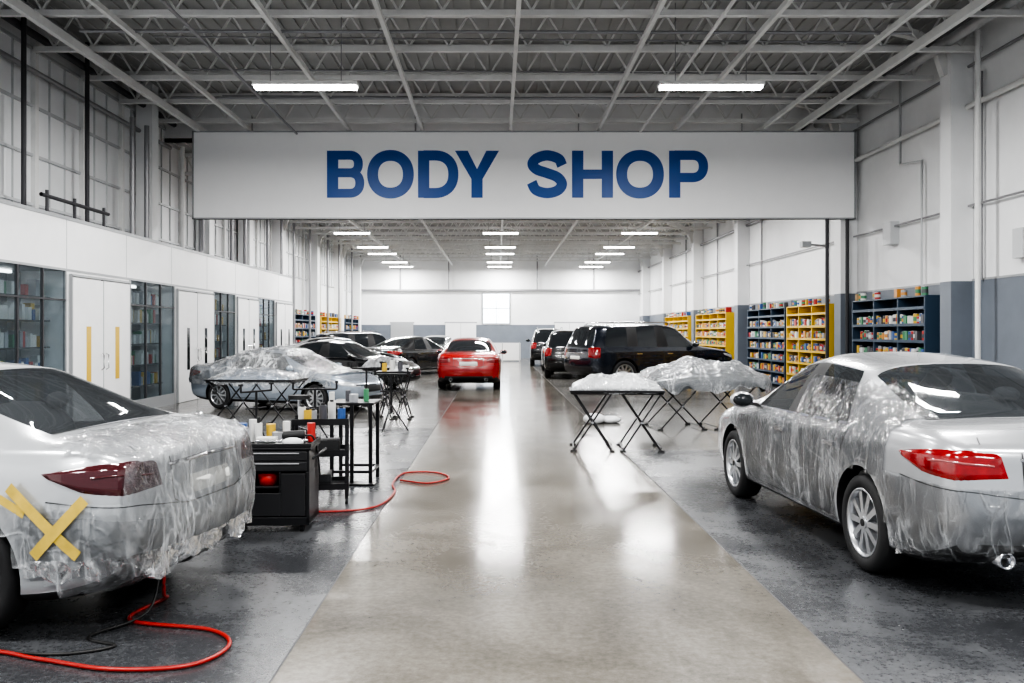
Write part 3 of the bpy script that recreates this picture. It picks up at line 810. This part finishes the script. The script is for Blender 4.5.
# left foreground sedan
lc=car('sedan_car','sedan',(-3.97,5.88,0),171,whitep,(.91,1,1),tail=taildark)
make_film('sedan',lambda c,n:(c.x<-2.0 and c.z>.28 and not(c.y>.45 and c.z>.76 and c.z<.98 and c.x>-2.34)) or (c.x<-1.55 and c.y>.4 and c.z>.35 and c.z<.74) or (c.x<-1.92 and c.z>1.03),lc,film_mat('rear_wrap_film',lo=.04,hi=.42,scale=2.3,haze=.07,k=38),.006,.020,2.2,9,tent=.025)
skirt(lc,[(-1.85,.95,0),(-2.15,.93,0),(-2.38,.78,0),(-2.50,.4,0),(-2.53,0,0),(-2.48,-.5,0),(-2.36,-.80,0)],.46,.18,film,seed=8)
bv=CACHE['sedan'][2]; m=MB()
patch(m,bv,[(-1.84,.95,.70),(-2.2,.93,.70),(-2.38,.7,.66),(-2.45,.4,.62)],[(-1.80,.95,.30),(-2.2,.93,.32),(-2.4,.7,.33),(-2.45,.4,.33)],primer,.005,mirror=False)
patch(m,bv,[(-2.25,.85,.46),(-2.38,.7,.46),(-2.45,.4,.44)],[(-2.3,.85,.30),(-2.4,.7,.31),(-2.45,.45,.34)],darkpl,.009,mirror=False)
ribbon(m,bv,[(-1.74,.96,.84),(-2.16,.94,.48)],.06,tape,.034,mirror=False); ribbon(m,bv,[(-2.20,.94,.78),(-1.90,.96,.48)],.06,tape,.038,mirror=False)
ribbon(m,bv,[(-1.68,.96,.78),(-1.84,.96,.70)],.045,tape,.030,mirror=False)
m.build('tape_and_primer',lc)

# mid distance cars
car('sedan_car','sedan',(-.80,27.6,0),90,redp,glass=tintglass)
car('suv_car','suv',(4.78,28.2,0),24,navy,(1.08,1.05,1.04),glass=tintglass)
s2=car('sedan_car','sedan',(-4.55,19.6,0),-22,M('mid_silver_paint',(.32,.37,.43),.25,.45,coat=1),(.86,.92,.88),glass=tintglass)
make_film('sedan',lambda c,n:c.z>.60 and c.x<1.9,s2,films,.015,.035,1.6,4,name='dust_sheet')
car('suv_car','suv',(2.75,33.5,0),84,blackp,(.95,.95,.95),glass=tintglass); car('sedan_car','sedan',(2.9,39.5,0),86,greyp,glass=tintglass); car('suv_car','suv',(2.6,45.0,0),88,blackp,glass=tintglass)
car('suv_car','suv',(3.3,50.5,0),88,navy,(.9,.9,.9),glass=tintglass)
car('sedan_car','sedan',(-3.3,35.5,0),60,blackp,glass=tintglass); car('sedan_car','sedan',(-5.6,31.5,0),20,blackp,glass=tintglass); car('sedan_car','sedan',(-2.8,43.0,0),80,greyp,glass=tintglass)
car('suv_car','suv',(-5.6,38.5,0),35,blackp,(.95,.95,.9),glass=tintglass); car('sedan_car','sedan',(-4.6,26.4,0),-15,blackp,(.95,1,.95),glass=tintglass)

# ------------------------------------------------------------------ folding stands, sheets
def xstand(name,loc,deg,w,d,h,top=None):
    e=empty(name,loc,math.radians(deg)); m=MB(); r=.013
    for s in (-1,1):
        yy=s*d/2
        for c in (-w*.27,w*.27):
            hw=w*.21
            m.cyl((c-hw,yy,.01),(c+hw,yy*.92,h),r,blackm,n=8); m.cyl((c+hw,yy*.96,.01),(c-hw,yy*.92,h),r,blackm,n=8)
            m.box((c-hw,yy,.012),(.09,.04,.024),rubber); m.box((c+hw,yy,.012),(.09,.04,.024),rubber)
            m.cyl((c,yy*1.04,h/2),(c,yy*.88,h/2),.018,chrome,n=8)
        m.cyl((-w/2,yy*.92,h),(w/2,yy*.92,h),.016,blackm,n=8)
    for x in (-w/2,-w*.1,w*.1,w/2): m.cyl((x,-d/2*.92,h),(x,d/2*.92,h),.015,blackm,n=8)
    for c in (-w*.27,w*.27): m.cyl((c-w*.21,-d/2,.05),(c-w*.21,d/2,.05),.010,blackm,n=8); m.cyl((c+w*.21,-d/2,.05),(c+w*.21,d/2,.05),.010,blackm,n=8)
    m.build('frame',e)
    if top:
        t=MB(); t.box((0,0,h+.03),(w+.05,d+.02,.03),top); t.build('top',e,bevel=.005)
    return e
def drape(name,parent,w,d,z,lump,drop,mat,seed=0,loc=(0,0)):
    nx,ny=70,46; vs=[];fs=[]
    for j in range(ny+1):
        for i in range(nx+1):
            u=i/nx*2-1; v=j/ny*2-1; x=u*w/2; y=v*d/2
            ex=max(0,abs(u)-.86)/.14; ey=max(0,abs(v)-.82)/.18; e=min(1,max(ex,ey))
            q=Vector((x*2.2+seed,y*2.2,seed)); f=noise.noise(q)*.5+.5; g=(1-min(1,abs(noise.noise(q*1.6))*4))**2
            core=max(0,1-(abs(u)**2.4))*max(0,1-(abs(v)**2.4))
            zz=z+core*(lump*(.45+.9*f))+.03*g*core+.012*g-drop*e**1.3*(.6+.6*noise.noise(Vector((x*3,y*3,seed+9))))
            k=1-.12*(e**2); vs.append((loc[0]+x*k+.01*noise.noise(q*4),loc[1]+y*k,zz))
    for j in range(ny):
        for i in range(nx): a=j*(nx+1)+i; fs.append((a,a+1,a+nx+2,a+nx+1))
    m=MB(); m.add(vs,fs,mat,True); o=m.build(name,parent); return o
t1=xstand('folding_work_table',(1.68,12.75,0),-4,1.25,.75,.80,blackm)
drape('white_bumper_cover',t1,1.22,.68,.855,.17,-.0,clothw,3)
drape('bumper_wrap',t1,1.36,.82,.866,.20,.10,filmw,3)
t2=xstand('folding_work_table',(3.55,15.6,0),6,1.8,.9,.80,blackm)
drape('wrapped_bumper',t2,2.3,1.2,.87,.32,.34,films,5); drape('bumper_cover',t2,2.15,1.08,.84,.30,.28,greyp,5)
t3=xstand('folding_work_table',(-4.15,15.6,0),-5,1.5,.85,.80,blackm)
drape('wrapped_panel',t3,1.6,.95,.86,.16,.22,films,8); drape('blue_body_panel',t3,1.45,.85,.845,.12,.05,bluep,8)
t4=xstand('folding_work_table',(-1.95,17.2,0),0,.62,.5,.86,blackm)
m=MB()
for x,c,h in ((-.2,cancols[3],.16),(-.05,cancols[0],.22),(.1,cancols[5],.18),(.22,cancols[0],.12)):
    m.cyl((x,0,.90),(x,0,.90+h),.05,c,n=14); m.cyl((x,0,.90+h),(x,0,.92+h),.03,darkpl,n=12)
m.build('bottles',t4)
drape('folded_cloth',t4,.35,.3,.91,.08,.02,clothw,12,(.05,.1))
t5=xstand('folding_work_table',(-2.6,20.5,0),20,1.0,.6,.8,blackm); drape('wrapped_part',t5,1.0,.6,.85,.25,.15,filmw,21)
m=MB(); 
for (a,b,c) in ((0,0,.10),(.3,.1,.07),(.15,.25,.06)): m.ellipsoid((a,b,c*.9),(.2,.16,c),clothw)
m.build('crumpled_sheet',loc=(1.75,16.2,0.0))
m=MB(); m.cyl((0,0,.60),(0,0,.66),.17,darkpl,n=24); m.cyl((0,0,.15),(0,0,.6),.025,chrome,n=10)
for i in range(5):
    a=2*pi*i/5; m.beam((0,0,.15),(.24*math.cos(a),.24*math.sin(a),.07),.04,.03,blackm); m.cyl((.24*math.cos(a),.24*math.sin(a)-.02,.03),(.24*math.cos(a),.24*math.sin(a)+.02,.03),.03,rubber,n=12)
m.build('workshop_stool',loc=(-3.1,14.1,0))
def easel(loc,h,deg):
    m=MB()
    for i in range(3):
        a=2*pi*i/3+.4; m.cyl((0,0,.45),(.28*math.cos(a),.28*math.sin(a),.012),.012,blackm,n=8)
    m.cyl((0,0,.3),(0,0,h),.018,blackm,n=10); m.cyl((-.3,0,h),(.3,0,h),.015,blackm,n=8)
    for x in (-.3,.3): m.cyl((x,0,h),(x,0,h+.1),.015,blackm,n=8); m.box((x,0,h+.1),(.05,.05,.03),rubber)
    m.cyl((-.2,0,h*.7),(.2,0,h*.7),.012,blackm,n=8)
    m.build('panel_stand',loc=loc,rotz=math.radians(deg))
easel((-2.55,12.6,0),.85,10); easel((-1.75,14.9,0),.95,-20); easel((-2.35,16.2,0),1.0,35); easel((-3.45,12.9,0),.8,60)

# ------------------------------------------------------------------ tool cart
def cart(name,loc,deg,w,d,h):
    e=empty(name,loc,math.radians(deg)); m=MB()
    m.bb(-w/2,w/2,-d/2,d/2,h-.20,h-.02,blackm)
    m.bb(-w/2,w/2,d/2-.02,d/2,.07,h-.2,blackm)
    for x in (-w/2,w/2-.03): m.bb(x,x+.03,-d/2,d/2,.07,h-.2,blackm)
    m.bb(-w/2,w/2,-d/2,d/2,.06,.13,blackm); m.bb(-w/2+.03,w/2-.03,-d/2+.02,d/2-.02,.36,.38,blackm)
    m.bb(-w/2-.015,w/2+.015,-d/2-.015,d/2+.015,h-.02,h,blackm)
    for s in (-1,1):
        m.bb(-w/2-.015,w/2+.015,s*(d/2+.01)-.006,s*(d/2+.01)+.006,h,h+.035,blackm); m.bb(s*(w/2+.01)-.006,s*(w/2+.01)+.006,-d/2-.015,d/2+.015,h,h+.035,blackm)
    m.bb(-w/2+.02,w/2-.02,-d/2-.012,-d/2,h-.19,h-.115,blackd); m.bb(-w/2+.02,w/2-.02,-d/2-.012,-d/2,h-.105,h-.03,blackd)
    for z in (h-.13,h-.045): m.bb(-w/2+.08,w/2-.08,-d/2-.022,-d/2-.012,z-.006,z+.006,pipem)
    m.bb(-w/2+.03,-w/2+.20,-d/2-.01,-d/2,.14,h-.21,blackd); m.bb(w/2-.23,w/2-.03,-d/2-.01,-d/2,.14,h-.21,blackd)
    m.bb(-w/2+.20,-w/2+.22,-d/2,d/2,.13,h-.2,blackm); m.bb(w/2-.25,w/2-.23,-d/2,d/2,.13,h-.2,blackm)
    m.bb(-w/2+.2,w/2-.23,-d/2-.01,-d/2,.14,.33,blackd)
    m.build('cabinet',e,bevel=.006)
    c=MB()
    for x in (-w/2+.07,w/2-.07):
        for y in (-d/2+.07,d/2-.07):
            c.cyl((x-.015,y,.035),(x+.015,y,.035),.035,rubber,n=18)
    c.tube([(w/2+.015,-d/2+.06,h-.1),(w/2+.07,-d/2+.06,h-.06),(w/2+.07,d/2-.06,h-.06),(w/2+.015,d/2-.06,h-.1)],.012,blackm)
    c.build('castors_and_handle',e)
    return e
ct=cart('tool_cart',(-1.90,7.62,0),2,.70,.48,.70)
m=MB(); h=.705
m.lathe([(.0,0),(.075,0),(.09,.10),(.085,.10),(.07,.02)],(-.01,-.12,.382),(0,0,1),redm,20)
m.cyl((-.24,-.05,h),(-.24,-.05,h+.13),.055,cancols[7],n=16); m.cyl((-.24,-.05,h+.13),(-.24,-.05,h+.145),.05,chrome,n=16)
m.cyl((-.13,.05,h),(-.13,.05,h+.17),.033,cancols[0],n=14); m.cyl((-.13,.05,h+.17),(-.13,.05,h+.22),.014,darkpl,n=10)
m.cyl((-.29,.14,h),(-.29,.14,h+.16),.045,cancols[2],n=14); m.cyl((-.2,.16,h),(-.2,.16,h+.19),.035,cancols[0],n=14)
m.cyl((-.05,.17,h),(-.05,.17,h+.15),.04,cancols[3],n=14); m.cyl((.08,.19,h),(.08,.19,h+.17),.032,cancols[0],n=14); m.cyl((.30,.15,h),(.30,.15,h+.16),.035,cancols[1],n=14)
m.box((-.02,-.12,h+.035),(.16,.10,.07),cancols[0]); m.box((.19,.12,h+.045),(.12,.12,.09),cancols[7])
m.cyl((.05,-.02,h+.07),(.27,.0,h+.08),.035,darkpl,n=14); m.cyl((.05,-.02,h+.01),(.05,-.02,h+.10),.05,pipem,n=16); m.cyl((.05,-.02,h+.0),(.05,-.02,h+.014),.085,clothw,n=20)
m.cyl((.2,-.14,h+.03),(.3,-.05,h+.03),.015,chrome,n=8); m.cyl((-.1,-.19,h+.045),(.12,-.20,h+.045),.012,chrome,n=8)
m.tube(catmull([(.27,0,h+.07),(.33,.05,h+.05),(.36,.12,h-.1),(.37,.18,h-.3)],6),.008,cablem)
m.ellipsoid((.2,-.16,h+.03),(.09,.06,.04),clothw)
m.build('tools',ct)
pt=empty('parts_trolley',(-1.72,8.8,0),math.radians(8)); m=MB()
for x in (-.25,.25):
    for y in (-.2,.2): m.bb(x-.015,x+.015,y-.015,y+.015,.05,.80,blackm); m.cyl((x-.012,y,.03),(x+.012,y,.03),.03,rubber,n=14)
for z in (.14,.46,.76):
    m.bb(-.265,.265,-.215,.215,z,z+.02,blackm); m.bb(-.265,.265,-.222,-.21,z,z+.06,blackm); m.bb(-.265,.265,.21,.222,z,z+.06,blackm); m.bb(.258,.27,-.22,.22,z,z+.06,blackm)
m.build('frame',pt); m=MB()
for x,y,hh,c in ((-.18,0,.14,0),(-.08,.05,.10,7),(.02,-.05,.16,5),(.1,.08,.18,0),(-.12,-.12,.12,3),(.2,-.1,.13,2)): m.cyl((x,y,.78),(x,y,.78+hh),.038,cancols[c],n=12); m.cyl((x,y,.78+hh),(x,y,.80+hh),.02,darkpl,n=10)
m.box((.0,0,.54),(.36,.28,.12),darkpl); m.box((-.05,0,.22),(.3,.3,.12),blackd); m.box((.19,.12,.81),(.08,.08,.07),darkpl); m.build('parts',pt)
m=MB()
for x,y in ((-.42,0),(-.42,.5),(.0,.0),(.0,.5)): m.bb(x-.02,x+.02,y-.02,y+.02,0,.86,blackm)
m.bb(-.46,.04,-.04,.54,.86,.885,blackm); m.bb(-.42,0,-.02,.02,.12,.15,blackm); m.bb(-.42,0,.48,.52,.12,.15,blackm)
m.bb(-.36,.06,-.12,.10,0,.02,blackm); m.bb(-.02,.02,-.03,.52,.12,.15,blackm); m.cyl((-.42,0,.885),(-.42,0,1.0),.03,cancols[0],n=12); m.cyl((-.2,.1,.885),(-.2,.1,.97),.05,cancols[7],n=12)
m.bb(-.22,-.18,-.03,.01,0,.86,blackm); m.cyl((-.3,.3,.885),(-.3,.3,1.0),.03,cancols[5],n=12); m.cyl((-.08,.2,.885),(-.08,.2,1.02),.03,cancols[4],n=12)
m.build('steel_work_stand',loc=(-1.37,9.75,0),rotz=-.02,bevel=.004)

# ------------------------------------------------------------------ hoses
z=.013
H=catmull([(-1.98,5.35,.36),(-1.98,5.35,.10),(-2.04,5.54,z),(-2.09,5.12,z),(-1.58,4.95,z),(-1.40,4.70,z),(-1.51,4.42,z),(-1.88,4.37,z),(-2.28,4.5,z),(-2.7,4.62,z),(-3.4,4.4,z)],14)
m=MB(); m.tube(H,.011,hosem,10); ah=m.build('air_hose')
m=MB(); m.tube(catmull([(-1.98,5.32,.3),(-2.0,5.15,.05),(-2.2,4.85,.01),(-2.0,4.7,.01),(-2.3,4.58,.01),(-2.9,4.75,.01)],12),.008,cablem,8); m.build('cable',ah)
m=MB(); m.tube(catmull([(-2.6,9.3,z),(-2.45,8.7,z),(-2.0,8.3,z),(-1.55,8.2,z),(-1.14,8.44,z),(-1.05,9.2,z),(-1.13,9.75,z),(-1.07,10.45,z),(-.72,10.5,z),(-.54,10.1,z),(-.75,9.75,z),(-1.07,9.95,z)],12),.011,hosem,10); m.build('air_hose')

# ------------------------------------------------------------------ world + camera
wd=bpy.data.worlds.new('World'); scene.world=wd; wd.use_nodes=True
bg=wd.node_tree.nodes['Background']; bg.inputs[0].default_value=(.84,.92,1,1); bg.inputs[1].default_value=.5
cd=bpy.data.cameras.new('Camera'); cam=bpy.data.objects.new('Camera',cd); COL.objects.link(cam)
cam.location=(0,0,1.65); cam.rotation_euler=(pi/2,0,0)
cd.sensor_width=36; cd.lens=900/1024*36; cd.shift_x=15/1024; cd.shift_y=-9.5/1024; cd.clip_end=200
scene.camera=cam
scene.view_settings.view_transform='AgX'
try: scene.view_settings.look='AgX - High Contrast'
except Exception: pass
scene.view_settings.exposure=.33
